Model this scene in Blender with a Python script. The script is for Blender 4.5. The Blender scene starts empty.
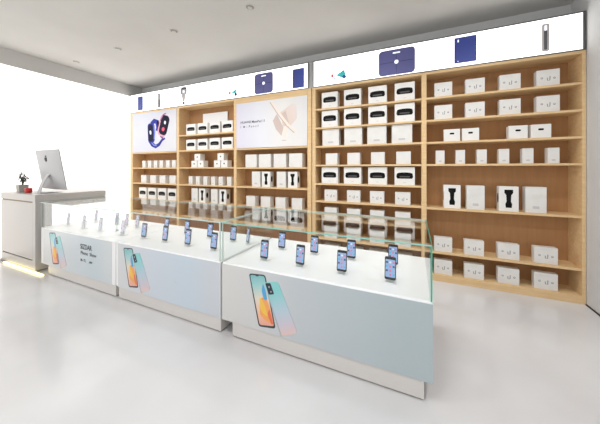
import bpy, bmesh, math, random
from mathutils import Vector, Matrix
random.seed(4)
SC = bpy.context.scene
COL = SC.collection

# ---------------------------------------------------------------- camera, world, light, exposure
YAW = math.radians(24.171)
cam_d = bpy.data.cameras.new('camera'); cam = bpy.data.objects.new('camera', cam_d); COL.objects.link(cam)
cam.location = (0, 0, 1.5); cam.rotation_euler = (math.radians(90), 0, YAW)
cam_d.sensor_width = 36; cam_d.lens = 252.77 / 600 * 36
cam_d.shift_y = -(212 - 168.51) / 600
cam_d.clip_start = 0.05
SC.camera = cam
SC.view_settings.view_transform = 'Standard'; SC.view_settings.look = 'None'
SC.view_settings.gamma = 1; SC.view_settings.use_curve_mapping = False
SC.view_settings.exposure = 0.10
SC.cycles.transparent_max_bounces = 40; SC.cycles.max_bounces = 16; SC.cycles.glossy_bounces = 6
world = bpy.data.worlds.new('world'); SC.world = world; world.use_nodes = True
WORLD = 1.14
bg = world.node_tree.nodes['Background']; bg.inputs[0].default_value = (.97, .985, 1, 1); bg.inputs[1].default_value = WORLD
WINDOW_E = 1.03      # glowing frosted storefront on the left
HEADER_E = 1.3      # backlit signs over the shelves
SPOT_W = 90         # each recessed ceiling spot

# ---------------------------------------------------------------- materials
def lin(c): return tuple((v/12.92 if v <= .04045 else ((v+.055)/1.055)**2.4) for v in [k/255 for k in c]) + (1,)
MATS = {}
def mat(name, rgb, rough=.5, metal=0, emit=0, spec=.5):
    if name in MATS: return MATS[name]
    m = bpy.data.materials.new(name); m.use_nodes = True
    b = m.node_tree.nodes['Principled BSDF']
    b.inputs['Base Color'].default_value = lin(rgb); b.inputs['Roughness'].default_value = rough
    b.inputs['Metallic'].default_value = metal; b.inputs['Specular IOR Level'].default_value = spec
    if emit:
        b.inputs['Emission Color'].default_value = lin(rgb); b.inputs['Emission Strength'].default_value = emit
    MATS[name] = m; return m
def noisy(name, a, b_, scale, rough=.5, stretch=(1, 1, 1), detail=4, lo=.35, hi=.65, spec=.5, bump=0):
    m = mat(name, a, rough, spec=spec); nt = m.node_tree; b = nt.nodes['Principled BSDF']
    tc = nt.nodes.new('ShaderNodeTexCoord'); mp = nt.nodes.new('ShaderNodeMapping'); mp.inputs['Scale'].default_value = stretch
    nz = nt.nodes.new('ShaderNodeTexNoise'); nz.inputs['Scale'].default_value = scale; nz.inputs['Detail'].default_value = detail
    rp = nt.nodes.new('ShaderNodeValToRGB'); rp.color_ramp.elements[0].position = lo; rp.color_ramp.elements[1].position = hi
    rp.color_ramp.elements[0].color = lin(a); rp.color_ramp.elements[1].color = lin(b_)
    L = nt.links.new
    L(tc.outputs['Object'], mp.inputs[0]); L(mp.outputs[0], nz.inputs[0]); L(nz.outputs[0], rp.inputs[0]); L(rp.outputs[0], b.inputs['Base Color'])
    if bump:
        bp = nt.nodes.new('ShaderNodeBump'); bp.inputs['Strength'].default_value = bump; bp.inputs['Distance'].default_value = .01
        L(nz.outputs[0], bp.inputs['Height']); L(bp.outputs[0], b.inputs['Normal'])
    return m
def ramp(name, stops, frm, to, rough=.35, emit=0):
    """colour gradient from world/object point frm to point to"""
    m = mat(name, stops[0][1], rough); nt = m.node_tree; b = nt.nodes['Principled BSDF']
    tc = nt.nodes.new('ShaderNodeTexCoord'); dt = nt.nodes.new('ShaderNodeVectorMath'); dt.operation = 'DOT_PRODUCT'
    d = Vector(to) - Vector(frm); L2 = d.length_squared; v = d / L2
    dt.inputs[1].default_value = v
    ad = nt.nodes.new('ShaderNodeMath'); ad.operation = 'SUBTRACT'; ad.inputs[1].default_value = Vector(frm).dot(v)
    rp = nt.nodes.new('ShaderNodeValToRGB'); cr = rp.color_ramp
    while len(cr.elements) < len(stops): cr.elements.new(.5)
    for e, (p, c) in zip(cr.elements, stops): e.position = p
    for e, (p, c) in zip(cr.elements, stops): e.color = lin(c)
    L = nt.links.new
    L(tc.outputs['Object'], dt.inputs[0]); L(dt.outputs['Value'], ad.inputs[0]); L(ad.outputs[0], rp.inputs[0]); L(rp.outputs[0], b.inputs['Base Color'])
    if emit:
        L(rp.outputs[0], b.inputs['Emission Color']); b.inputs['Emission Strength'].default_value = emit
    return m
def glass_mat(name, tint, ior=1.45, extra=0):
    m = bpy.data.materials.new(name); m.use_nodes = True; nt = m.node_tree; nt.nodes.clear()
    o = nt.nodes.new('ShaderNodeOutputMaterial'); mx = nt.nodes.new('ShaderNodeMixShader')
    tr = nt.nodes.new('ShaderNodeBsdfTransparent'); tr.inputs[0].default_value = tint
    gl = nt.nodes.new('ShaderNodeBsdfGlossy'); gl.inputs['Roughness'].default_value = .01
    fr = nt.nodes.new('ShaderNodeLayerWeight'); fr.inputs[0].default_value = .5     # Schlick reflectance, same from both faces
    pw = nt.nodes.new('ShaderNodeMath'); pw.operation = 'POWER'; pw.inputs[1].default_value = 5
    f0 = ((ior-1)/(ior+1))**2 + extra
    ad = nt.nodes.new('ShaderNodeMath'); ad.operation = 'MULTIPLY_ADD'; ad.inputs[1].default_value = 1-f0; ad.inputs[2].default_value = f0
    nt.links.new(fr.outputs['Facing'], pw.inputs[0]); nt.links.new(pw.outputs[0], ad.inputs[0]); nt.links.new(ad.outputs[0], mx.inputs[0])
    nt.links.new(tr.outputs[0], mx.inputs[1]); nt.links.new(gl.outputs[0], mx.inputs[2]); nt.links.new(mx.outputs[0], o.inputs[0])
    MATS[name] = m; return m

FLOOR = noisy('floor_tile', (210, 208, 208), (226, 225, 225), .8, .16, detail=3, spec=.5)
CEIL = noisy('ceiling_plaster', (204, 202, 198), (208, 206, 202), 1.5, .9, spec=.2)
WALLM = noisy('wall_paint', (212, 212, 212), (216, 216, 216), 2, .8, spec=.2)
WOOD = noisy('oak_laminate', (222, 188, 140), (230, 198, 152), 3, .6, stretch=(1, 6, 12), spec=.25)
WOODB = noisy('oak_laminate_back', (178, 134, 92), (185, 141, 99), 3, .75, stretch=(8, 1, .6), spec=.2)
BOX = mat('white_carton', (236, 234, 230), .5, spec=.3)
BOXS = noisy('off_white_carton', (226, 223, 218), (232, 230, 226), 8, .5, spec=.3)
BLACK = mat('black_print', (16, 15, 15), .6, spec=.15)
GREYP = mat('grey_print', (150, 148, 150), .5)
FAINT = mat('faint_print', (200, 198, 200), .5)
LAQ = mat('white_lacquer', (246, 246, 246), .28, spec=.4)
LAQW = mat('warm_white_lacquer', (204, 197, 190), .35, spec=.4)
DARKJ = mat('dark_joint', (50, 46, 42), .6)
ALU = mat('aluminium', (190, 190, 190), .35, .6)
DALU = mat('dark_aluminium', (92, 92, 94), .4, .3)
TEAL = mat('glass_edge_teal', (48, 184, 160), .12)
PALE = mat('glass_edge_pale', (205, 224, 216), .15)
GLASS = glass_mat('clear_glass', (.988, .996, .993, 1), 1.42)
ACRY = glass_mat('clear_acrylic', (.93, .95, .95, 1), 1.4, .03)
PHB = mat('phone_black', (26, 26, 30), .25)
PHS = mat('silver_print_and_glare', (176, 178, 184), .3, .4)  # silver print details; on the far phones, overexposure put into the colour

# ---------------------------------------------------------------- mesh helpers
class MB:
    def __init__(s): s.v = []; s.f = []; s.m = []
    def add(s, vs, fs, mi=0):
        o = len(s.v); s.v += [tuple(p) for p in vs]; s.f += [tuple(i+o for i in f) for f in fs]; s.m += [mi]*len(fs); return s
    def box(s, x0, x1, y0, y1, z0, z1, mi=0):
        return s.add([(x0,y0,z0),(x1,y0,z0),(x1,y1,z0),(x0,y1,z0),(x0,y0,z1),(x1,y0,z1),(x1,y1,z1),(x0,y1,z1)],
                     [(0,3,2,1),(4,5,6,7),(0,1,5,4),(1,2,6,5),(2,3,7,6),(3,0,4,7)], mi)
    def prism_xz(s, pts, y0, y1, mi=0):
        """polygon in x,z extruded from y0 (front) to y1 (back)"""
        n = len(pts); a = sum(pts[i][0]*pts[(i+1)%n][1]-pts[(i+1)%n][0]*pts[i][1] for i in range(n))
        if a < 0: pts = pts[::-1]
        vs = [(x,y0,z) for x,z in pts] + [(x,y1,z) for x,z in pts]
        fs = [tuple(range(n)), tuple(range(2*n-1, n-1, -1))] + [(i, i+n, (i+1)%n+n, (i+1)%n) for i in range(n)]
        return s.add(vs, fs, mi)
    def tube(s, pts, r, seg=8, mi=0, r1=None):
        pts = [Vector(p) for p in pts]; rings = []; up = Vector((0,0,1))
        for i, p in enumerate(pts):
            d = (pts[min(i+1,len(pts)-1)] - pts[max(i-1,0)]).normalized()
            a = d.cross(up)
            if a.length < .1: a = d.cross(Vector((1,0,0)))
            a.normalize(); b = d.cross(a)
            rr = r if r1 is None else r + (r1-r)*i/(len(pts)-1)
            rings.append([p + (a*math.cos(t)+b*math.sin(t))*rr for t in [2*math.pi*k/seg for k in range(seg)]])
        vs = [q for R in rings for q in R]; fs = []
        for i in range(len(pts)-1):
            for k in range(seg): fs.append((i*seg+k, i*seg+(k+1)%seg, (i+1)*seg+(k+1)%seg, (i+1)*seg+k))
        fs.append(tuple(range(seg-1,-1,-1))); fs.append(tuple((len(pts)-1)*seg+k for k in range(seg)))
        return s.add(vs, fs, mi)
    def lathe(s, prof, cx=0, cy=0, seg=24, mi=0):
        vs = [(cx+r*math.cos(2*math.pi*k/seg), cy+r*math.sin(2*math.pi*k/seg), z) for r, z in prof for k in range(seg)]
        fs = [(i*seg+k, i*seg+(k+1)%seg, (i+1)*seg+(k+1)%seg, (i+1)*seg+k) for i in range(len(prof)-1) for k in range(seg)]
        fs += [tuple(range(seg-1,-1,-1)), tuple((len(prof)-1)*seg+k for k in range(seg))]
        return s.add(vs, fs, mi)
    def build(s, name, mats, parent=None, loc=(0,0,0), bevel=0, smooth=False, seg=2, fix=True):
        me = bpy.data.meshes.new(name); me.from_pydata(s.v, [], s.f)
        for m in (mats if isinstance(mats, (list, tuple)) else [mats]): me.materials.append(m)
        for p, i in zip(me.polygons, s.m): p.material_index = i; p.use_smooth = smooth
        if fix:
            bm = bmesh.new(); bm.from_mesh(me); bmesh.ops.recalc_face_normals(bm, faces=bm.faces); bm.to_mesh(me); bm.free()
        o = bpy.data.objects.new(name, me); COL.objects.link(o); o.location = loc
        if parent: o.parent = parent
        if bevel:
            b = o.modifiers.new('bevel', 'BEVEL'); b.width = bevel; b.segments = seg; b.limit_method = 'ANGLE'
        return o
def empty(name, loc=(0,0,0), rz=0, parent=None):
    o = bpy.data.objects.new(name, None); COL.objects.link(o); o.location = loc; o.rotation_euler = (0,0,rz)
    o.empty_display_size = .1
    if parent: o.parent = parent
    return o
def tag(o, label=None, cat=None, group=None, kind=None):
    for k, v in (('label', label), ('category', cat), ('group', group), ('kind', kind)):
        if v: o[k] = v
    return o
def copy_tree(o, parent=None):
    c = o.copy(); COL.objects.link(c)
    if parent: c.parent = parent
    for ch in list(o.children): copy_tree(ch, c)
    return c
def ell(cx, cz, rx, rz, n=20, rot=0):
    c, s = math.cos(rot), math.sin(rot)
    return [(cx+rx*math.cos(t)*c-rz*math.sin(t)*s, cz+rx*math.cos(t)*s+rz*math.sin(t)*c) for t in [2*math.pi*k/n for k in range(n)]]
def rrect(x0, x1, z0, z1, r, n=4, rot=0):
    P = []
    for cx, cz, a in ((x1-r,z1-r,0),(x0+r,z1-r,90),(x0+r,z0+r,180),(x1-r,z0+r,270)):
        for k in range(n+1):
            t = math.radians(a+90*k/n); P.append((cx+r*math.cos(t), cz+r*math.sin(t)))
    if rot:
        mx, mz = (x0+x1)/2, (z0+z1)/2; c, s = math.cos(rot), math.sin(rot)
        P = [(mx+(x-mx)*c-(z-mz)*s, mz+(x-mx)*s+(z-mz)*c) for x, z in P]
    return P
def quadround(q, r=.12, n=4):
    """rounded corners on a general quad given as (x,z) points"""
    P = []; m = len(q)
    for i in range(m):
        p, a, b = Vector(q[i]), Vector(q[i-1]), Vector(q[(i+1)%m])
        rr = r*min((a-p).length, (b-p).length)
        s = p+(a-p).normalized()*rr; e = p+(b-p).normalized()*rr
        for k in range(n+1):
            t = k/n; P.append(tuple(s*(1-t)**2+p*2*t*(1-t)+e*t*t))
    return P
def band(pts, w0, w1=None):
    """ribbon polygon round a path of (x,z) points"""
    w1 = w0 if w1 is None else w1; Lf = []; Rt = []; n = len(pts)
    for i, p in enumerate(pts):
        d = (Vector(pts[min(i+1,n-1)])-Vector(pts[max(i-1,0)])).normalized(); nn = Vector((-d[1], d[0]))
        w = (w0+(w1-w0)*i/(n-1))/2; Lf.append(tuple(Vector(p)+nn*w)); Rt.append(tuple(Vector(p)-nn*w))
    return Lf+Rt[::-1]
def text(body, size, loc, m, parent, name='lettering', sx=1, align='LEFT'):
    cu = bpy.data.curves.new(name, 'FONT'); cu.body = body; cu.size = size; cu.extrude = .0006; cu.offset = .0004 if size < .07 else .001; cu.align_x = align
    t = bpy.data.objects.new(name, cu); COL.objects.link(t)
    bpy.context.view_layer.update()
    me = bpy.data.meshes.new_from_object(t.evaluated_get(bpy.context.evaluated_depsgraph_get()))
    bpy.data.objects.remove(t); me.materials.clear(); me.materials.append(m)
    me.transform(Matrix.Rotation(math.radians(90), 4, 'X') @ Matrix.Diagonal((sx, 1, 1, 1)))
    o = bpy.data.objects.new(name, me); COL.objects.link(o); o.location = loc; o.parent = parent
    return o

# ---------------------------------------------------------------- the room
XL, XR, YB, YF, ZC = -6.134, 1.735, 4.12, -2.2, 3.48
S = 3.819                       # front plane of the shelving
HB, HT = 2.806, 3.234           # backlit header
def struct(o): o['kind'] = 'structure'; return o
struct(MB().box(XL-.3, XR+.2, YF, YB+.1, -.1, 0).build('floor', FLOOR))
struct(MB().box(XL-.3, XR+.2, YF, YB+.1, ZC, ZC+.1).build('ceiling', CEIL))
struct(MB().box(XL-.3, XR+.2, YB, YB+.1, 0, ZC).build('wall_back', WALLM))
struct(MB().box(XR, XR+.15, YF, YB, 0, ZC).build('wall_right', WALLM))
struct(MB().box(XR-.012, XR, YF, S-.005, 0, .012).build('baseboard_right', DARKJ))
# left side: dropped bulkhead over a frosted glowing storefront window
struct(MB().box(XL-.3, XL, YF, YB, 3.215, ZC).build('wall_left', CEIL))
w = struct(MB().box(XL-.03, XL-.015, YF, YB, .04, 3.215).build('window_1', mat('frosted_daylight', (255, 253, 250), .4, emit=WINDOW_E)))
w.modifiers.clear()
MB().box(XL-.06, XL+.0, YF, YB, 0, .04).build('window_frame', LAQ, w)

# ---------------------------------------------------------------- shelving
def shelving(name, label, x0, x1, dividers, shelves, ends=(.06, .06)):
    r = empty(name, ((x0+x1)/2, S, 0)); tag(r, label, 'shelving'); ox = (x0+x1)/2
    def P(n, bx, m, bevel=.002):
        a, b, c, d, e, f = bx
        return MB().box(a-ox, b-ox, c-S, d-S, e, f).build(n, m, r, bevel=bevel)
    P('side_panel', (x0, x0+ends[0], S, YB-.002, 0, HB), WOOD); P('side_panel', (x1-ends[1], x1, S, YB-.002, 0, HB), WOOD)
    for a, b in dividers: P('divider', (a, b, S, YB-.02, 0, HB-.002), WOOD)
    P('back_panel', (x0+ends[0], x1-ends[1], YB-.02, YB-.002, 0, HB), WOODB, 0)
    edges = [x0+ends[0]] + [v for d in dividers for v in d] + [x1-ends[1]]
    for i in range(0, len(edges), 2):
        a, b = edges[i], edges[i+1]
        P('top_panel', (a, b, S, YB-.02, HB-.035, HB), WOOD)
        P('plinth', (a, b, S+.004, S+.03, 0, .065), WOOD)
        for z in shelves[i//2]: P('shelf', (a, b, S+.002, YB-.021, z-.026, z), WOOD)
    return r
ZD = [2.458, 2.156, 1.86, 1.56, 1.263, .984, .702, .396, .09]
ZE = [2.458, 2.156, 1.858, 1.56, .975, .39, .09]
ZA = [1.87, 1.52, 1.17, .81, .5, .09]
ZB = [2.2, 1.88, 1.525, 1.17, .81, .5, .09]
left_unit = shelving('display_shelving', 'long oak wall shelving on the left with three bays and two posters', -6.125, -1.512,
         [(-4.579, -4.511), (-3.076, -3.015)], [ZA, ZB, ZA], (.09, .069))
right_unit = shelving('display_shelving', 'oak wall shelving on the right with two wide bays full of white boxes', -1.498, XR-.004,
         [(.1, .162)], [ZD, ZE], (.058, .032))

_ox = (-6.125-1.512)/2
MB().box(-3.014-_ox, -1.582-_ox, -.002, .016, 2.702, 2.771).build('fascia', WOOD, left_unit)

# ---------------------------------------------------------------- backlit headers
PW = mat('backlit_white', (255, 254, 252), .5, emit=HEADER_E)
def header(label, x0, x1, pad=0):
    r = empty('header_lightbox', ((x0+x1)/2, S, HB)); tag(r, label, 'light box'); ox = (x0+x1)/2
    MB().box(x0-ox, x1-ox, .012, YB-S-.002, 0, HT-HB).build('housing', ALU, r)
    if pad: MB().box(x1-ox, x1+pad-ox, 0, YB-S-.002, 0, HT-HB).build('end_filler', mat('filler_grey', (168, 168, 168), .5), r)
    t = .012
    fr = MB(); X0, X1, Z1 = x0-ox, x1-ox, HT-HB
    fr.box(X0, X1, -.004, .012, 0, t); fr.box(X0, X1, -.004, .012, Z1-t, Z1); fr.box(X0, X0+t, -.004, .012, t, Z1-t); fr.box(X1-.025, X1, -.004, .012, t, Z1-t)
    fr.build('frame', DALU, r)
    MB().box(X0+t, X1-.025, .0, .0119, t, Z1-t).build('lit_panel', PW, r)
    return r, ox
def hdecal(r, ox, name, polys, cols):
    """printed picture on the lit panel; polys of world x,z"""
    mb = MB()
    for k, (pl, mi) in enumerate(polys): mb.prism_xz([(x-ox, z-HB) for x, z in pl], -.0008-.0004*k, .0, mi)
    return mb.build(name, cols, r)
BP = .28
NAVY = mat('print_navy', (52, 66, 138), .5, emit=BP); SLATE = mat('print_slate', (84, 84, 134), .5, emit=BP)
LNAVY = mat('print_dark_navy', (60, 58, 104), .5, emit=BP); WPR = mat('print_white', (240, 242, 250), .5, emit=.6)
DGR = mat('print_dark_grey', (84, 82, 86), .5, emit=.2); MGR = mat('print_mid_grey', (164, 160, 160), .5, emit=.4)
RED = mat('print_red', (214, 74, 96), .5, emit=.3); CYAN = mat('print_cyan', (60, 178, 178), .5, emit=.3); LGR = mat('print_light_grey', (226, 224, 224), .5, emit=.6)
BLU = mat('print_blue', (70, 120, 200), .5, emit=.3)
h1, o1 = header('backlit white header sign on the left above the poster bays', -6.125, -1.549, .064)
h2, o2 = header('backlit white header sign on the right ending at the wall', -1.482, XR-.006)
hdecal(h1, o1, 'printed_notebook', [(rrect(-5.85,-5.67,2.845,3.165,.01),0), (rrect(-5.83,-5.81,2.86,3.15,.004),1)], [NAVY, SLATE])
hdecal(h1, o1, 'printed_pen', [(rrect(-5.16,-5.09,2.84,3.16,.02),0), (rrect(-5.14,-5.11,3.02,3.14,.01),1)], [DGR, MGR])
hdecal(h1, o1, 'printed_brush', [(rrect(-4.46,-4.29,3.04,3.20,.05),3), (rrect(-4.435,-4.315,3.06,3.165,.03),1), ([(-4.44,3.06),(-4.31,3.06),(-4.35,2.9),(-4.40,2.9)],1), (ell(-4.375,2.865,.035,.03),0), (rrect(-4.43,-4.32,3.15,3.18,.01),3), (rrect(-4.40,-4.35,3.08,3.13,.01),2)], [DGR, MGR, WPR, DGR])
hdecal(h1, o1, 'printed_earbuds', [(ell(-3.72,2.93,.05,.035),0), (ell(-3.65,2.96,.03,.05),1)], [LGR, WPR])
hdecal(h1, o1, 'printed_toy', [(ell(-3.17,2.93,.025,.03),0), ([(-3.13,2.93),(-3.02,2.99),(-3.02,2.89)],1), (ell(-3.03,2.885,.03,.03),2)], [RED, CYAN, LNAVY])
def scale_pic(r, o, x0, x1, z0, z1):
    xm, zm = (x0+x1)/2, (z0+z1)/2
    hdecal(r, o, 'printed_scale', [(rrect(x0,x1,z0,z1,.05),0), (rrect(xm-.004,xm+.004,z0+.03,z1-.03,.003),1), (rrect(x0+.02,x1-.02,zm-.005,zm+.005,.003),1), (rrect(xm-.05,xm+.05,z1-.06,z1-.04,.008),2), (ell(xm,zm,.028,.028),2)], [SLATE, LNAVY, WPR])
scale_pic(h1, o1, -2.61, -2.23, 2.83, 3.19)
hdecal(h1, o1, 'printed_notebook', [(rrect(-1.85,-1.64,2.84,3.16,.01),0), (rrect(-1.83,-1.81,2.86,3.14,.004),1)], [NAVY, LNAVY])
hdecal(h2, o2, 'printed_toy', [(ell(-1.16,2.95,.02,.028),0), ([(-1.10,2.95),(-.97,3.02),(-.95,2.95),(-.98,2.89)],1), (ell(-.97,2.91,.03,.028),2), (ell(-1.13,2.90,.012,.02),3), (ell(-1.04,2.89,.03,.012),4)], [RED, CYAN, NAVY, BLU, LGR])
scale_pic(h2, o2, -.46, .02, 2.80+.03, 3.19)
hdecal(h2, o2, 'printed_notebook', [(rrect(.485,.725,2.86,3.19,.01),0), (rrect(.52,.535,3.13,3.165,.004),1), (rrect(.52,.53,2.88,2.89,.003),1), (rrect(.495,.505,2.87,3.18,.003),2)], [NAVY, WPR, LNAVY])
hdecal(h2, o2, 'printed_thermometer', [(rrect(1.357,1.425,2.85,3.17,.02),0), (rrect(1.376,1.405,2.87,3.12,.01),1), (rrect(1.378,1.403,3.09,3.15,.008),2)], [MGR, DGR, WPR])

# ---------------------------------------------------------------- posters
def poster(label, x0, x1, z0, z1, m):
    r = empty('poster', ((x0+x1)/2, S, z0)); tag(r, label, 'poster')
    w = (x1-x0)/2
    MB().box(-w, w, -.004, .016, 0, z1-z0).build('board', m, r)
    return r
def pdecal(r, name, polys, cols, y=-.0045, step=.0004):
    ox, oz = r.location.x, r.location.z; mb = MB()
    for k, (pl, mi) in enumerate(polys): mb.prism_xz([(x-ox, z-oz) for x, z in pl], y-step*(k+1), y, mi)
    return mb.build(name, cols, r)
PA = ramp('poster_lilac', [(0, (196, 200, 214)), (.5, (204, 204, 214)), (1, (212, 211, 214))], (-.7, 0, .8), (.7, 0, 0), .3)
pa = poster('white poster picturing a blue smartwatch and a pink smartwatch', -6.033, -4.581, 1.872, 2.77, PA)
WB = mat('watch_blue', (44, 50, 146), .6, spec=.2); WBL = mat('watch_light_blue', (104, 122, 214), .4); WK = mat('watch_face', (20, 18, 44), .6, spec=.15)
WP_ = mat('watch_pink', (216, 150, 176), .4); WR = mat('watch_dot', (224, 60, 100), .4); WW = mat('watch_white', (220, 226, 246), .4); PUR = mat('watch_purple', (120, 74, 130), .4)
pdecal(pa, 'blue_watch', [
    (band([(-5.38,2.50),(-5.28,2.56),(-5.19,2.53),(-5.15,2.42),(-5.17,2.33)], .10, .13),0),
    (band([(-5.42,2.14),(-5.34,2.04),(-5.23,1.99),(-5.12,2.03),(-5.03,2.12),(-4.93,2.16)], .12, .04),0),
    (band([(-5.38,2.10),(-5.29,2.02),(-5.20,2.01)], .03),1),
    (rrect(-5.49,-5.27,2.08,2.52,.07,rot=.06),0), (rrect(-5.475,-5.315,2.11,2.49,.06,rot=.06),2), (ell(-5.40,2.31,.03,.05,rot=.2),4), (band([(-5.28,2.16),(-5.26,2.3),(-5.28,2.46)], .035),1)],
    [WB, WBL, WK, WR, WW])
pdecal(pa, 'pink_watch', [
    (band([(-5.16,2.56),(-5.10,2.36),(-5.06,2.22),(-4.99,2.17)], .06, .08),3),
    (rrect(-5.13,-4.84,2.20,2.68,.10,rot=-.32),0), (rrect(-5.09,-4.83,2.23,2.66,.09,rot=-.32),1), (ell(-4.99,2.36,.045,.045),2), (ell(-4.93,2.50,.03,.04),4), (band([(-5.08,2.55),(-4.98,2.68),(-4.90,2.70)], .025),3)],
    [WP_, WK, WR, PUR, WW])
pdecal(pa, 'caption', [(rrect(-5.92,-5.75,2.515,2.53,.004),0), (rrect(-5.92,-5.80,2.49,2.50,.004),0)], [FAINT])
PC = ramp('poster_pearl', [(0, (214, 210, 224)), (.35, (226, 226, 232)), (.7, (232, 228, 224)), (1, (224, 222, 222))], (-.7, 0, .4), (.7, 0, .5), .3)
pc = poster('white poster picturing a rose gold tablet with pencil beside dark lettering', -3.013, -1.584, 1.875, 2.70, PC)
TAN = ramp('tablet_rose', [(0, (214, 196, 190)), (.5, (222, 200, 188)), (1, (232, 222, 218))], (0, 0, .2), (.6, 0, .7), .35)
TAN2 = mat('tablet_shade', (206, 186, 178), .4); PEN = mat('pencil_cream', (240, 226, 214), .35); PEND = mat('pencil_shade', (196, 176, 164), .4)
pdecal(pc, 'tablet_picture', [
    ([(-2.23,2.33),(-2.15,2.44),(-2.02,2.20),(-2.06,2.06),(-2.17,2.18)],1),
    ([(-2.08,2.46),(-1.86,2.59),(-1.78,2.57),(-1.77,2.34),(-1.90,2.20),(-2.03,2.22)],0),
    ([(-2.05,2.44),(-1.98,2.48),(-1.91,2.24),(-1.97,2.24)],1),
    ([(-2.0,2.2),(-1.93,2.28),(-1.98,2.02),(-2.04,2.03)],2),
    (band([(-2.27,2.67),(-2.1,2.44),(-1.93,2.24),(-1.77,2.10)], .05, .03),2),
    (band([(-2.285,2.655),(-2.12,2.42),(-1.96,2.22),(-1.82,2.10)], .014),3),
    (rrect(-2.05,-1.97,1.975,1.985,.003),3)], [TAN, TAN2, PEN, PEND])
INK = mat('ink_dark', (34, 32, 34), .5); INKG = mat('ink_grey', (84, 80, 82), .5)
text('HUAWEI MatePad 11', .060, (-2.92+2.2985, -.0052, 2.325-1.875), INK, pc)
text('/   M  -  P e n c i l', .056, (-2.92+2.2985, -.0052, 2.245-1.875), INKG, pc)

# ---------------------------------------------------------------- boxes on the shelves
PROTO = {}
def proto(kind, w, h, d):
    key = (kind, w, h, d)
    if key in PROTO: return copy_tree(PROTO[key])
    names = dict(handle='carton_box', logo='gift_box', plain='carton_box', strap='strap_box', slim='slim_box', mark='gift_box', oval='carton_box', faint='carton_box')
    body = MB().box(-w/2, w/2, 0, d, 0, h); 
    o = body.build(names[kind], BOX if kind in ('handle', 'strap', 'oval', 'mark') else BOXS, bevel=.0025)
    # lid seam line round the carton
    if kind == 'handle':
        a = w*.41; zc = h*.52; r = h*.19
        P = [(-a, zc-r*.35)] + [(-a*math.cos(math.pi*k/10)*.97, zc+r*(.25+.75*math.sin(math.pi*k/10)**.5)) for k in range(11)] + [(a, zc-r*.35), (a*.86, zc-r*.8), (-a*.86, zc-r*.8)]
        MB().prism_xz(P, -.002, 0).build('printed_picture', BLACK, o)
        MB().prism_xz(rrect(-a*.62, a*.62, zc-r*.45, zc-r*.05, .006), -.003, -.002).build('printed_highlight', mat('dark_grey_print', (70, 66, 64), .4), o)
        MB().prism_xz(rrect(-w*.07, w*.07, h*.14, h*.16, .002), -.001, 0).build('small_print', FAINT, o)
    elif kind in ('logo',):
        mb = MB(); m = min(w*.5, h*.5)
        for sx in (-1, 1):
            mb.prism_xz(ell(sx*w*.27, h*(.50 if sx < 0 else .46), m*.12, m*.12, 10), -.001, 0, 0); mb.prism_xz(ell(sx*w*.27, h*(.51 if sx < 0 else .47), m*.05, m*.05, 8), -.0015, 0, 1)
        mb.prism_xz(band([(-m*.06, h*.50), (-m*.05, h*.34), (m*.16, h*.34), (m*.18, h*.58)], m*.09), -.001, 0, 0)
        mb.build('printed_picture', [GREYP, MATS['white_carton']], o)
    elif kind == 'strap':
        mb = MB(); mb.prism_xz([(-w*.22,h*.87),(w*.22,h*.87),(w*.22,h*.74),(w*.13,h*.66),(w*.11,h*.40),(w*.17,h*.30),(w*.15,h*.15),(-w*.15,h*.15),(-w*.17,h*.30),(-w*.11,h*.40),(-w*.13,h*.66),(-w*.22,h*.74)], -.0015, 0)
        mb.build('printed_picture', BLACK, o)
        for sx in (-1, 1):
            n = 16; vs = []; 
            for xx in (sx*w/2, sx*(w/2+.0015)):
                vs += [(xx, d*.42+d*.24*math.cos(2*math.pi*k/n), h*.52+h*.2*math.sin(2*math.pi*k/n)) for k in range(n)]
            MB().add(vs, [tuple(range(n)), tuple(range(2*n-1,n-1,-1))]+[(k,(k+1)%n,(k+1)%n+n,k+n) for k in range(n)]).build('side_picture', BLACK, o)
    elif kind == 'oval':
        MB().prism_xz(rrect(-w*.14, w*.14, h*.56, h*.70, h*.06), -.0015, 0).build('printed_picture', BLACK, o)
    elif kind == 'mark':
        MB().prism_xz(ell(0, h*.52, w*.10, w*.09, 12), -.0015, 0).build('printed_picture', DARKJ, o)
    elif kind in ('faint', 'slim'):
        MB().prism_xz(rrect(-w*.16, w*.16, h*.16, h*.26, .003), -.001, 0).build('small_print', FAINT, o)
    PROTO[key] = o
    return o
ORD = ['leftmost', 'second from left', 'third from left', 'fourth from left', 'fifth from left', 'rightmost']
def ordw(i, n): return 'rightmost' if i == n-1 else ORD[i]
DESC = dict(handle='white box with black oval', logo='pale box with grey icons', plain='plain white box', faint='square white box', strap='tall box with black strap',
            slim='slim white box', oval='low box with black oval', mark='small cube with dark dot')
def row(bay, shelf, z, xs, w, h, d, kinds, setback=.035, jitter=0):
    n = len(xs)
    for i, x in enumerate(xs):
        k = kinds[i] if isinstance(kinds, (list, tuple)) else kinds
        o = proto(k, w, h, d); o.location = (x, S+setback, z+.0005)
        tag(o, '%s, %s on %s shelf, %s' % (DESC[k], ordw(i, n), shelf, bay), 'box', 'boxes on the %s shelf, %s' % (shelf, bay))
bE = 'far right bay'; bD = 'bay right of tablet poster'; bC = 'bay under tablet poster'; bB = 'bay between posters'; bA = 'bay under smartwatch poster'
row(bE, 'top', 2.458, [.362,.716,1.072,1.425], .207, .19, .08, 'logo')
row(bE, 'second', 2.156, [.362,.716,1.072,1.425], .207, .19, .08, 'logo')
row(bE, 'third', 1.858, [.462,.668,1.15,1.362], .184, .16, .09, 'oval')
row(bE, 'fourth', 1.56, [.326,.557,.789,1.014,1.243,1.474], .104, .18, .08, 'slim')
row(bE, 'fifth', .975, [.464,.722,1.06,1.317], .193, .305, .1, ['strap', 'faint', 'strap', 'faint'])
row(bE, 'sixth', .39, [.36,.706,1.057,1.406], .212, .19, .08, 'logo')
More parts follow.
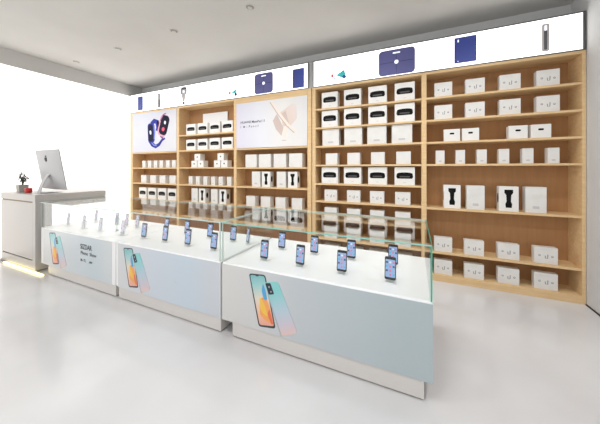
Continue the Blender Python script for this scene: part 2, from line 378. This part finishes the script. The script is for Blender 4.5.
row(bE, 'bottom', .09, [.36,.706,1.057,1.406], .212, .19, .08, 'logo')
XD = [-1.215,-.852,-.484,-.114]
row(bD, 'top', 2.458, XD, .262, .255, .12, 'handle')
row(bD, 'second', 2.156, XD, .262, .265, .12, 'handle')
row(bD, 'third', 1.86, [-1.199,-.843,-.494,-.15], .27, .265, .12, 'faint')
row(bD, 'fourth', 1.56, [-1.184,-.834,-.479,-.129], .192, .18, .13, 'plain')
row(bD, 'fifth', 1.263, XD, .266, .255, .12, 'handle')
row(bD, 'sixth', .984, [-1.199,-.836,-.49,-.139], .202, .18, .08, 'logo')
row(bD, 'seventh', .702, [-1.199,-.836,-.49,-.139], .202, .18, .13, 'plain')
row(bD, 'eighth', .396, [-1.199,-.836,-.49,-.139], .21, .19, .13, 'faint')
row(bD, 'bottom', .09, [-1.199,-.836,-.49,-.139], .25, .19, .16, 'plain')
row(bC, 'first', 1.52, [-2.714,-2.42,-2.115,-1.813], .245, .235, .15, 'plain')
row(bC, 'second', 1.17, [-2.606,-2.392,-2.088,-1.868], .175, .275, .12, ['slim', 'strap', 'slim', 'strap'])
row(bC, 'third', .81, [-2.722,-2.405,-2.104,-1.79], .195, .185, .13, 'plain')
row(bC, 'fourth', .5, [-2.80,-2.618,-2.427,-2.116,-1.79], .12, .22, .12, ['slim', 'slim', 'slim', 'slim', 'slim']) if False else None
row(bC, 'fourth', .5, [-2.80,-2.618,-2.427], .112, .215, .12, 'slim')
for i, (x, lb) in enumerate(((-2.116, 'left'), (-1.79, 'right'))):
    o = proto('handle', .262, .255, .12); o.location = (x, S+.035, .5005)
    tag(o, 'white box with black oval, %s of two beside slim boxes on fourth shelf' % lb, 'box', 'oval picture boxes on the fourth shelf of %s' % bC)
XB = [-4.21,-3.892,-3.574,-3.262]
row(bB, 'top', 2.2, XB, .262, .22, .12, 'handle')
row(bB, 'second', 1.88, XB, .262, .22, .12, 'handle')
for g, (xa, xb, xt) in enumerate(((-4.118,-3.944,-4.031), (-3.514,-3.336,-3.425))):
    gw = ('left', 'right')[g]
    for x, z, q in ((xa, 1.525, 'bottom left cube'), (xb, 1.525, 'bottom right cube'), (xt, 1.6615, 'top cube')):
        o = proto('mark', .155, .135, .13); o.location = (x, S+.035, z+.0005+(.001 if z > 1.6 else 0))
        tag(o, 'small white cube with dark dot, %s of the %s pyramid between both posters' % (q, gw), 'box', 'cube boxes stacked in two pyramids')
row(bB, 'fourth', 1.17, [-4.219,-4.02,-3.818,-3.616,-3.424,-3.218], .105, .17, .09, 'slim')
row(bB, 'fifth', .81, [-4.108,-3.9,-3.588,-3.370], .168, .285, .12, ['slim', 'strap', 'slim', 'strap'])
row(bB, 'sixth', .5, [-4.2,-3.896,-3.588,-3.277], .178, .19, .13, 'plain')
row(bA, 'first', 1.52, [-5.688,-5.492,-5.294,-5.108,-4.898,-4.711], .11, .16, .09, 'slim')
row(bA, 'second', 1.17, [-5.694,-5.374,-5.064,-4.75], .188, .178, .13, 'plain')
row(bA, 'third', .81, [-5.73,-5.41,-5.084,-4.764], .255, .25, .12, 'handle')
tag(MB().box(-.38, .38, 0, .16, 0, .26).build('long_carton', BOXS, loc=(-5.36, S+.035, .5005), bevel=.003), 'long low white carton lying on the fourth shelf under the smartwatch poster', 'box')
o = proto('mark', .2, .22, .14); o.location = (-4.79, S+.035, .5005); tag(o, 'white box with dark dot beside the long carton under the smartwatch poster', 'box')
sb = empty('sign_board', (-3.76, S+.245, 2.2005)); tag(sb, 'blank white board standing behind the boxes on the top shelf between posters', 'sign')
MB().box(-.33, .33, 0, .012, 0, .46).build('board', LAQ, sb, bevel=.002)
MB().box(-.33, .33, .0125, .03, 0, .012).build('foot', LAQ, sb)

# ---------------------------------------------------------------- display counters
CF, CB, ZT, ZG = 1.808, 2.695, .651, 1.013
SHEETS = {  # film reflection on the counter fronts, painted into the sheets as a gradient
 1: ramp('reflection_sheet_one', [(0, (218, 217, 215)), (.3, (206, 210, 213)), (.75, (196, 208, 214)), (1, (214, 217, 217))], (-.9, 0, .1), (.9, 0, .2), .3),
 2: ramp('reflection_sheet_two', [(0, (218, 217, 217)), (.45, (206, 213, 222)), (.8, (198, 210, 220)), (1, (204, 208, 214))], (-.8, 0, .1), (.7, 0, .2), .3),
 3: ramp('reflection_sheet_three', [(0, (214, 212, 208)), (.22, (208, 208, 208)), (.5, (192, 198, 202)), (1, (178, 190, 194))], (-.8, 0, .1), (.7, 0, .2), .3)}
SCRN = ramp('phone_print_screen', [(0, (236, 160, 142)), (.3, (240, 196, 168)), (.55, (226, 216, 200)), (.8, (160, 206, 206)), (1, (124, 186, 190))], (0, 0, .17), (-.1, 0, .6), .3)
BACKP = ramp('phone_print_back', [(0, (230, 196, 186)), (.2, (208, 198, 208)), (.45, (184, 204, 216)), (.8, (136, 206, 206)), (1, (148, 208, 206))], (.2, 0, .16), (-.02, 0, .58), .3)
FL1 = mat('flame_orange', (242, 166, 96), .3); FL2 = mat('flame_yellow', (244, 196, 80), .3); FL3 = mat('flame_blue', (84, 164, 216), .3); FL4 = mat('flame_red', (232, 116, 84), .3)
SHP = mat('soft_pink_print', (228, 208, 202), .35); CAMB = mat('camera_print', (40, 46, 60), .3); BEZ = mat('bezel_print', (60, 62, 66), .3)
BASEM = mat('base_lacquer', (214, 209, 204), .3)
def counter(name, label, x0, x1, bx0, bx1, sheet, art_x, sheet_x, sides='LR'):
    ox = (x0+x1)/2; r = empty(name, (ox, CF, 0)); tag(r, label, 'counter')
    D = CB-CF
    MB().box(x0+.004-ox, x1-.004-ox, 0, D, .13, ZT).build('cabinet_body', LAQ, r, bevel=.01, seg=3)
    MB().box(x1-.003-ox, x1+.002-ox, .012, D-.02, .14, ZT-.012).build('dark_end_joint', DARKJ, r) if x1 < -1 else None
    MB().box(bx0-ox, bx1-ox, .004, D-.05, .012, .1299).build('base', BASEM, r)
    MB().box(bx0+.01-ox, bx1-.01-ox, .02, D-.07, 0, .012).build('plinth_shadow_gap', DARKJ, r)
    sh = MB().box(sheet_x[0]-ox, sheet_x[1]-ox, -.002, 0, .132, .636).build('printed_reflection_sheet', sheet, r)
    # printed phones, drawn from art_x (left edge of the picture)
    a = art_x-ox
    def q(pts): return [(a+x, z) for x, z in pts]
    ph1 = [(0,.598),(.165,.612),(.265,.188),(.10,.166)]
    mb = MB()
    def lay(pl, k, mi): mb.prism_xz(pl, -.0025-.0004*k, -.002, mi)
    lay(quadround(q([(.02,.19),(.02,.55),(.10,.62),(.2,.19)]), .1), 0, 1) if False else None
    lay(quadround(q(ph1), .16), 1, 0)
    lay(quadround(q([(.013,.588),(.157,.60),(.250,.205),(.110,.182)]), .14), 2, 2)
    lay(quadround(q([(.06,.603),(.105,.606),(.098,.588),(.072,.586)]), .3), 3, 0)
    lay(quadround(q([(.11,.27),(.115,.40),(.165,.44),(.205,.36),(.245,.22),(.17,.23)]), .35), 3, 3)
    lay(quadround(q([(.12,.30),(.11,.42),(.15,.38),(.20,.26)]), .35), 4, 4)
    lay(quadround(q([(.155,.40),(.13,.47),(.142,.54),(.170,.48),(.185,.41)]), .3), 5, 5)
    lay(quadround(q([(.185,.29),(.205,.34),(.245,.22),(.225,.215)]), .3), 6, 6)
    mb.build('front_phone_picture', [BEZ, SHP, SCRN_at(a), FL1, FL2, FL3, FL4], r)
    mb = MB()
    def lay2(pl, k, mi): mb.prism_xz(pl, -.0025-.0004*k, -.002, mi)
    lay2(quadround(q([(.160,.550),(.285,.580),(.462,.205),(.312,.140)]), .18), 7, 0)
    lay2(quadround(q([(.166,.545),(.216,.555),(.252,.470),(.200,.455)]), .2), 8, 1)
    lay2(ell(a+.203, .520, .007, .009, 10), 9, 2); lay2(ell(a+.222, .484, .006, .008, 10), 9, 2)
    lay2(quadround(q([(.315,.142),(.322,.146),(.20,.44),(.195,.43)]), .1), 9, 3)
    mb.build('rear_phone_picture', [BACK_at(a), CAMB, PHS, PHS], r)
    # glass hood
    gx0, gx1 = x0+(.012 if 'L' in sides else .001)-ox, x1-(.012 if 'R' in sides else .001)-ox; t = .008; z0, z1 = ZT+.0005, ZG
    MB().box(gx0, gx1, 0, D, z1-t, z1).build('glass_top', GLASS, r)
    MB().box(gx0, gx1, 0, t, z0, z1-t).build('glass_front', GLASS, r)
    if 'L' in sides: MB().box(gx0, gx0+t, t, D, z0, z1-t).build('glass_side', GLASS, r)
    if 'R' in sides: MB().box(gx1-t, gx1, t, D, z0, z1-t).build('glass_side', GLASS, r)
    e = .0035
    mb = MB(); mb.box(gx0, gx1, -e, 0, z1-t*1.3, z1); mb.build('front_glass_edge', PALE if x1 < -1 else TEALP, r)
    if 'R' in sides: mb = MB(); mb.box(gx1, gx1+e, -e, t, z0, z1); mb.box(gx1-.006, gx1, -e, 0, z0, z1-t); mb.build('corner_glass_edge', PALE if x1 < -1 else TEAL, r)
    if 'R' in sides: mb = MB(); mb.box(gx1, gx1+e, t, D, z1-t*1.2, z1); mb.build('side_glass_edge', PALE if x1 < -1 else TEAL, r)
    if 'L' in sides: mb = MB(); mb.box(gx0-e, gx0, -e, t, z0, z1); mb.box(gx0-e, gx0, t, D, z1-t, z1); mb.build('side_glass_edge', PALE, r)
    mb = MB(); mb.box(gx0, gx1, D, D+e*1.2, z1-t*2.8, z1); mb.build('rear_glass_edge', PALE, r)
    return r
TEALP = mat('glass_edge_light_teal', (150, 206, 194), .12)
def SCRN_at(a):
    return ramp('phone_print_screen_%d' % int(a*1000), [(0, (236, 160, 142)), (.3, (240, 196, 168)), (.55, (226, 216, 200)), (.8, (160, 206, 206)), (1, (124, 186, 190))], (a+.17, 0, .17), (a+.07, 0, .6), .3)
def BACK_at(a):
    return ramp('phone_print_back_%d' % int(a*1000), [(0, (230, 196, 186)), (.2, (208, 198, 208)), (.45, (184, 204, 216)), (.8, (136, 206, 206)), (1, (148, 208, 206))], (a+.4, 0, .16), (a+.22, 0, .58), .3)
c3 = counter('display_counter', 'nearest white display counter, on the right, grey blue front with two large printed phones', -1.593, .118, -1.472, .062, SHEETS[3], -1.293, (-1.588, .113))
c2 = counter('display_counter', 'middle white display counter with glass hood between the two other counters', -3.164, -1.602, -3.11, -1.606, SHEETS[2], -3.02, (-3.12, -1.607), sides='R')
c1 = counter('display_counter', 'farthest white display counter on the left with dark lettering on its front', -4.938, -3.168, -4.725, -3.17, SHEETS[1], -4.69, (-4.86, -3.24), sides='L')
o = c1.location.x
text('SIZDAR', .088, (-3.90-o, -.0032, .475), INK, c1, sx=.85)
text('Phone  Show', .062, (-3.895-o, -.0032, .405), INKG, c1, sx=1.05)
text('M--TL     ,unr', .05, (-3.895-o, -.0032, .315), INKG, c1, sx=.95)
text('~ ,', .05, (-2.20-c2.location.x, -.0032, .34), FAINT, c2)

# phones on stands
def phone_proto():
    r = empty('smartphone', (0,0,0))
    w, h, t = .040, .165, .008
    tilt = Matrix.Rotation(math.radians(-7), 4, 'X')
    def tb(mb, name, m, bevel=0, smooth=False):
        ob = mb.build(name, m, r, bevel=bevel); ob.data.transform(tilt @ Matrix.Translation((0, 0, .0))); ob.location = (0, 0, .022); return ob
    tb(MB().prism_xz(rrect(-w, w, 0, h, .010), 0, t), 'phone_body', PHB)
    scr = tb(MB().prism_xz(rrect(-w+.006, w-.006, .018, h-.020, .002), -.0008, 0), 'screen', SCRM)
    ic = MB()
    cols = [0,1,2,3,0,2,1,3,2,0]
    k = 0
    for rr_ in range(4):
        for cc in range(3):
            k += 1
            if (rr_, cc) in ((0,0),(1,2)): continue
            x = -.024+.024*cc; z = .035+.03*rr_
            ic.prism_xz(rrect(x-.007, x+.007, z-.007, z+.007, .003), -.0014, -.0008, cols[k % 10])
    ob = ic.build('app_icons', [IC1, IC2, IC3, IC4], scr); ob.data.transform(tilt)
    return r
SCRM = mat('phone_screen', (146, 172, 214), .2, emit=.15)
IC1 = mat('icon_navy', (52, 62, 104), .3); IC2 = mat('icon_white', (232, 236, 244), .3); IC3 = mat('icon_pink', (226, 120, 160), .3); IC4 = mat('icon_sky', (80, 180, 224), .3)
def stand_proto():
    r = empty('phone_stand', (0,0,0))
    MB().prism_xz([(0,0)]*0 or [(-.038,0),(.038,0),(.038,.006),(-.038,.006)], -.022, .058).build('base_plate', LAQ, r, bevel=.002)
    mb = MB(); mb.add([(-.02,.020,.006),(.02,.020,.006),(.02,.026,.006),(-.02,.026,.006),(-.02,.038,.105),(.02,.038,.105),(.02,.044,.105),(-.02,.044,.105)],
            [(0,3,2,1),(4,5,6,7),(0,1,5,4),(1,2,6,5),(2,3,7,6),(3,0,4,7)]); mb.build('support', ACRY, r)
    MB().box(-.03, .03, -.010, .012, .006, .0195).build('lip', ACRY, r)
    return r
pp = phone_proto(); sp = stand_proto()
first = True
W = {}
def place(x, y, rz, ctr, rowname, i, n):
    global first
    p = pp if first else copy_tree(pp); s = sp if first else copy_tree(sp); first = False
    for q in (p, s): q.location = (x, y, ZT+.001); q.rotation_euler = (0, 0, rz)
    pos = ordw(i, n) if n > 1 else 'single'
    if ctr == 'farthest':  # black phones washed out by glare, put into body and screen colour
        for ch in p.children:
            if ch.name.startswith('phone_body'):
                ch.material_slots[0].link = 'OBJECT'; ch.material_slots[0].material = PHS
            if ch.name.startswith('screen'):
                ch.material_slots[0].link = 'OBJECT'; ch.material_slots[0].material = mat('phone_screen_overexposed', (196, 202, 220), .2, emit=.15)
    tag(p, '%s smartphone with bright screen, %s in %s row on the %s counter' % ('glare-tinted silver' if ctr == 'farthest' else 'black', pos, rowname, ctr), 'phone', 'smartphones in the %s row of the %s counter' % (rowname, ctr))
    tag(s, 'white stand under %s phone, %s row, %s counter' % (pos, rowname, ctr), 'stand', 'phone stands in the %s row of the %s counter' % (rowname, ctr))
for ctr, rn, y, xs in (('nearest', 'front', 1.985, [-1.257,-.894,-.526,-.158]), ('nearest', 'back', 2.32, [-1.254,-.891,-.525,-.161]),
                       ('middle', 'front', 2.008, [-2.975,-2.608,-2.250,-1.881]), ('middle', 'back', 2.34, [-3.011,-2.635,-2.252,-1.900,-1.700]),
                       ('farthest', 'front', 2.0, [-4.672,-4.259,-3.861,-3.378]), ('farthest', 'back', 2.33, [-4.61,-4.071,-3.837,-3.60])):
    for i, x in enumerate(xs):
        rz = math.radians(-35) if x == -1.7 else math.radians(random.uniform(-3, 3))
        if ctr == 'farthest': rz = math.radians(-8)
        place(x, y, rz, ctr, rn, i, len(xs))
# clear acrylic sign holder on the far counter
a = empty('acrylic_sign_holder', (-3.70, 2.12, ZT+.001)); tag(a, 'clear acrylic sign holder standing on the farthest counter among the phones', 'sign holder')
MB().box(-.09, .09, 0, .005, .08, .27).build('pocket', ACRY, a, bevel=.001)
MB().box(-.012, .012, .005, .012, .004, .20).build('stem', ACRY, a)
MB().box(-.05, .05, -.03, .05, 0, .004).build('foot', ACRY, a)
MB().box(-.082, .082, .0012, .0036, .09, .26).build('paper_insert', mat('paper_pale_grey', (222, 222, 222), .7), a) if False else None

# ---------------------------------------------------------------- cash desk
DX0, DX1, DY, DZ = XL+.004, -4.975, 1.76, 1.115
d = empty('cash_desk', ((DX0+DX1)/2, DY, 0)); tag(d, 'tall white cash desk at the left wall with a glowing strip along its foot', 'desk')
ox = (DX0+DX1)/2
DESKM = mat('desk_lacquer', (190, 185, 181), .35, spec=.35)
def D(n, bx, m, bevel=.003):
    x0, x1, y0, y1, z0, z1 = bx; return MB().box(x0-ox, x1-ox, y0-DY, y1-DY, z0, z1).build(n, m, d, bevel=bevel)
D('desktop', (DX0, DX1, DY, 2.68, 1.018, DZ), DESKM)
D('desktop_lining', (DX0, DX1-.01, DY+.19, 2.67, .985, 1.018), DESKM)
D('brass_inlay', (DX0+.02, DX1-.09, DY+.012, DY+.03, .996, 1.018), mat('brass_dark', (120, 104, 66), .4, .5), 0)
D('front_panel', (DX0, DX1-.09, DY+.004, DY+.19, .168, .996), DESKM)
D('corner_post', (DX1-.085, DX1, DY+.002, DY+.19, .02, 1.0175), DESKM)
D('joint_strip', (DX0, DX1-.09, DY+.016, DY+.18, .15, .165), DARKJ, 0)
D('plinth', (DX0, DX1-.09, DY+.005, DY+.18, .02, .15), DESKM)
D('light_strip', (-5.93, -4.70, DY-.035, DY-.003, .003, .022), mat('warm_led', (255, 240, 170), .4, emit=2.2), .004)
D('light_strip_housing', (-5.94, -4.69, DY-.037, DY+.01, 0, .003), DESKM, 0)

# computer on the desk
m = empty('desktop_computer', (-5.31, 2.12, DZ+.001)); tag(m, 'large silver all-in-one computer seen from behind on the cash desk', 'computer')
SILV = mat('silver_shell', (186, 186, 188), .45, .1)
tl = Matrix.Translation((0, 0, .05)) @ Matrix.Rotation(math.radians(9), 4, 'X')
def mo(mb, name, mt, bevel=0, smooth=False, par=m):
    ob = mb.build(name, mt, par, smooth=smooth); ob.data.transform(tl)
    if bevel:
        b = ob.modifiers.new('bevel', 'BEVEL'); b.width = bevel; b.segments = 3
    return ob
mb = MB(); W2, Hh = .37, .64
nx, nz = 16, 12; vs = []; 
for j in range(nz+1):
    for i in range(nx+1):
        u, v = i/nx*2-1, j/nz*2-1
        vs.append((u*W2, -.012-.035*(1-u*u)**.7*(1-v*v)**.7, (v+1)/2*Hh))
n1 = len(vs); vs += [(x, 0, z) for x, y, z in vs]
fs = [(j*(nx+1)+i, j*(nx+1)+i+1, (j+1)*(nx+1)+i+1, (j+1)*(nx+1)+i) for j in range(nz) for i in range(nx)]
fs += [tuple(k+n1 for k in reversed(f)) for f in fs]
bd = [i for i in range(nx+1)] + [(j+1)*(nx+1)-1 for j in range(1, nz+1)] + [nz*(nx+1)+i for i in range(nx-1, -1, -1)] + [j*(nx+1) for j in range(nz-1, 0, -1)]
fs += [(bd[k], bd[k]+n1, bd[(k+1)%len(bd)]+n1, bd[(k+1)%len(bd)]) for k in range(len(bd))]
mb.add(vs, fs); mo(mb, 'shell', SILV, smooth=False)
mo(MB().box(-W2+.006, W2-.006, .0003, .003, .09, Hh-.006), 'display', PHB)
# fruit-shaped dark emblem
mo(MB().prism_xz([(0,.515),(.018,.522),(.026,.505),(.019,.492),(.026,.478),(.012,.455),(0,.460),(-.012,.455),(-.027,.480),(-.024,.512),(-.012,.522)], -.047, -.036), 'emblem', DARKJ)
mo(MB().prism_xz([(0,.528),(.004,.545),(.014,.55),(.010,.535)], -.047, -.036), 'emblem_leaf', DARKJ)
mb = MB(); pts = [(0,-.09,.24+.05),(0,-.125,.2),(0,-.145,.12),(0,-.15,.05),(0,-.152,.009)]
vs = []; 
pts = [(-.055,.33),(-.115,.26),(-.155,.17),(-.185,.08),(-.205,.004)]
for (y, z) in pts:
    vs += [(-.05,y,z),(.05,y,z),(.05,y+.012,z+.002),(-.05,y+.012,z+.002)]
fs = [(0,1,2,3), (16,19,18,17)]
for k in range(4):
    for e in range(4): fs.append((k*4+e, k*4+(e+1)%4, (k+1)*4+(e+1)%4, (k+1)*4+e))
mb.add(vs, fs); mb.build('stand_arm', SILV, m, bevel=.003)
MB().box(-.09, .09, -.21, .06, 0, .008).build('stand_foot', SILV, m, bevel=.003)

# pot plant and red cup
p = empty('potted_plant', (-5.80, 1.90, DZ+.001)); tag(p, 'small spindly dark plant in a square grey pot on the cash desk', 'plant')
mb = MB(); q0, q1 = .050, .058
mb.add([(-q0,-q0,0),(q0,-q0,0),(q0,q0,0),(-q0,q0,0),(-q1,-q1,.12),(q1,-q1,.12),(q1,q1,.12),(-q1,q1,.12),(-q1+.01,-q1+.01,.12),(q1-.01,-q1+.01,.12),(q1-.01,q1-.01,.12),(-q1+.01,q1-.01,.12),(-q1+.012,-q1+.012,.1),(q1-.012,-q1+.012,.1),(q1-.012,q1-.012,.1),(-q1+.012,q1-.012,.1)],
       [(0,3,2,1),(0,1,5,4),(1,2,6,5),(2,3,7,6),(3,0,4,7),(4,5,9,8),(5,6,10,9),(6,7,11,10),(7,4,8,11),(8,9,13,12),(9,10,14,13),(10,11,15,14),(11,8,12,15)])
mb.build('pot', mat('pot_grey', (176, 174, 168), .6), p, fix=False)
MB().box(-q1+.013, q1-.013, -q1+.013, q1-.013, .085, .1).build('soil', mat('soil', (70, 56, 44), .9), p)
rnd = random.Random(7); tw = MB(); lf = MB()
for k in range(17):
    a_ = rnd.uniform(0, 6.28); L_ = rnd.uniform(.10, .25); sp_ = rnd.uniform(.02, .14)
    e = Vector((math.cos(a_)*sp_+.02, math.sin(a_)*sp_, .1+L_)); mid = Vector((e.x*.3, e.y*.3, .1+L_*.55))
    tw.tube([(0,0,.095), mid, e], .0035, 5, r1=.0015)
    for j in range(9):
        c = mid.lerp(e, rnd.random()) + Vector((rnd.uniform(-.02,.02), rnd.uniform(-.02,.02), rnd.uniform(-.02,.02)))
        dd = Vector((rnd.uniform(-1,1), rnd.uniform(-1,1), rnd.uniform(-.3,1))).normalized(); sd = dd.cross(Vector((0,0,1))).normalized() * .011
        l_ = rnd.uniform(.035, .055)
        lf.add([c, c+dd*l_*.5+sd, c+dd*l_, c+dd*l_*.5-sd], [(0,1,2,3)])
tw.build('stems', mat('stem_brown', (70, 62, 54), .7), p); lf.build('leaves', noisy('leaf_dark', (62, 76, 62), (88, 92, 84), 30, .6), p, fix=False)
c = empty('red_cup', (-5.54, 1.885, DZ+.001)); tag(c, 'small bright red cup beside the potted plant on the cash desk', 'cup')
mb = MB(); mb.lathe([(.034,0),(.042,.02),(.045,.075),(.041,.075),(.038,.02),(.001,.012)], seg=20); mb.build('bowl', mat('red_glaze', (214, 40, 40), .35), c, smooth=True)
MB().tube([(-.044,0,.06),(-.066,0,.052),(-.066,0,.03),(-.042,0,.022)], .005, 6).build('handle', MATS['red_glaze'], c, smooth=True)

# ---------------------------------------------------------------- recessed ceiling spots
def spot_proto():
    r = empty('ceiling_spotlight', (0, 0, ZC-.001))
    MB().lathe([(.062,0),(.060,-.004),(.050,-.004),(.048,0)], seg=28).build('trim_ring', CEIL, r, smooth=False)
    mb = MB(); mb.lathe([(.047,-.001),(.047,-.003),(.001,-.003),(.001,-.001)], seg=28); mb.build('reflector', mat('spot_grey', (150, 147, 142), .5), r)
    mb = MB(); mb.lathe([(.028,-.003),(.028,-.012),(.025,-.016),(.001,-.016)], seg=20); mb.build('lamp_head', mat('spot_white', (206, 202, 194), .5), r)
    l = bpy.data.lights.new('spot_light', 'SPOT'); l.energy = SPOT_W; l.spot_size = math.radians(120); l.spot_blend = 1; l.color = (.97, .985, 1); l.shadow_soft_size = .25
    lo = bpy.data.objects.new('spot_light', l); COL.objects.link(lo); lo.parent = r; lo.location = (0, 0, -.03); lo.rotation_euler = (math.radians(22), 0, 0)
    return r
s0 = spot_proto(); k = 0
SPOTS = [(-5.70, 2.576, 'leftmost of the four in view, near the bulkhead corner'), (-4.447, 2.576, 'second from left of the four in view'), (-3.145, 2.576, 'third from left of the four in view'), (-1.828, 2.576, 'rightmost of the four in view'),
         (-.52, 2.576, 'added out of view, fifth of the row nearest the shelving'), (.79, 2.576, 'added out of view, last of the row nearest the shelving')] + [(x, .6, 'added out of view above the floor before the %s' % w_) for x, w_ in ((-1.828, 'gap between counters'), (-.52, 'nearest counter'), (.79, 'right wall'))]  # unseen spots, added to brighten the right side and the front
for x, y, nm in SPOTS:
    s_ = s0 if k == 0 else copy_tree(s0); k += 1; s_.location = (x, y, ZC-.001)
    tag(s_, 'round recessed ceiling spotlight, %s' % nm, 'ceiling light', 'recessed ceiling spotlights')
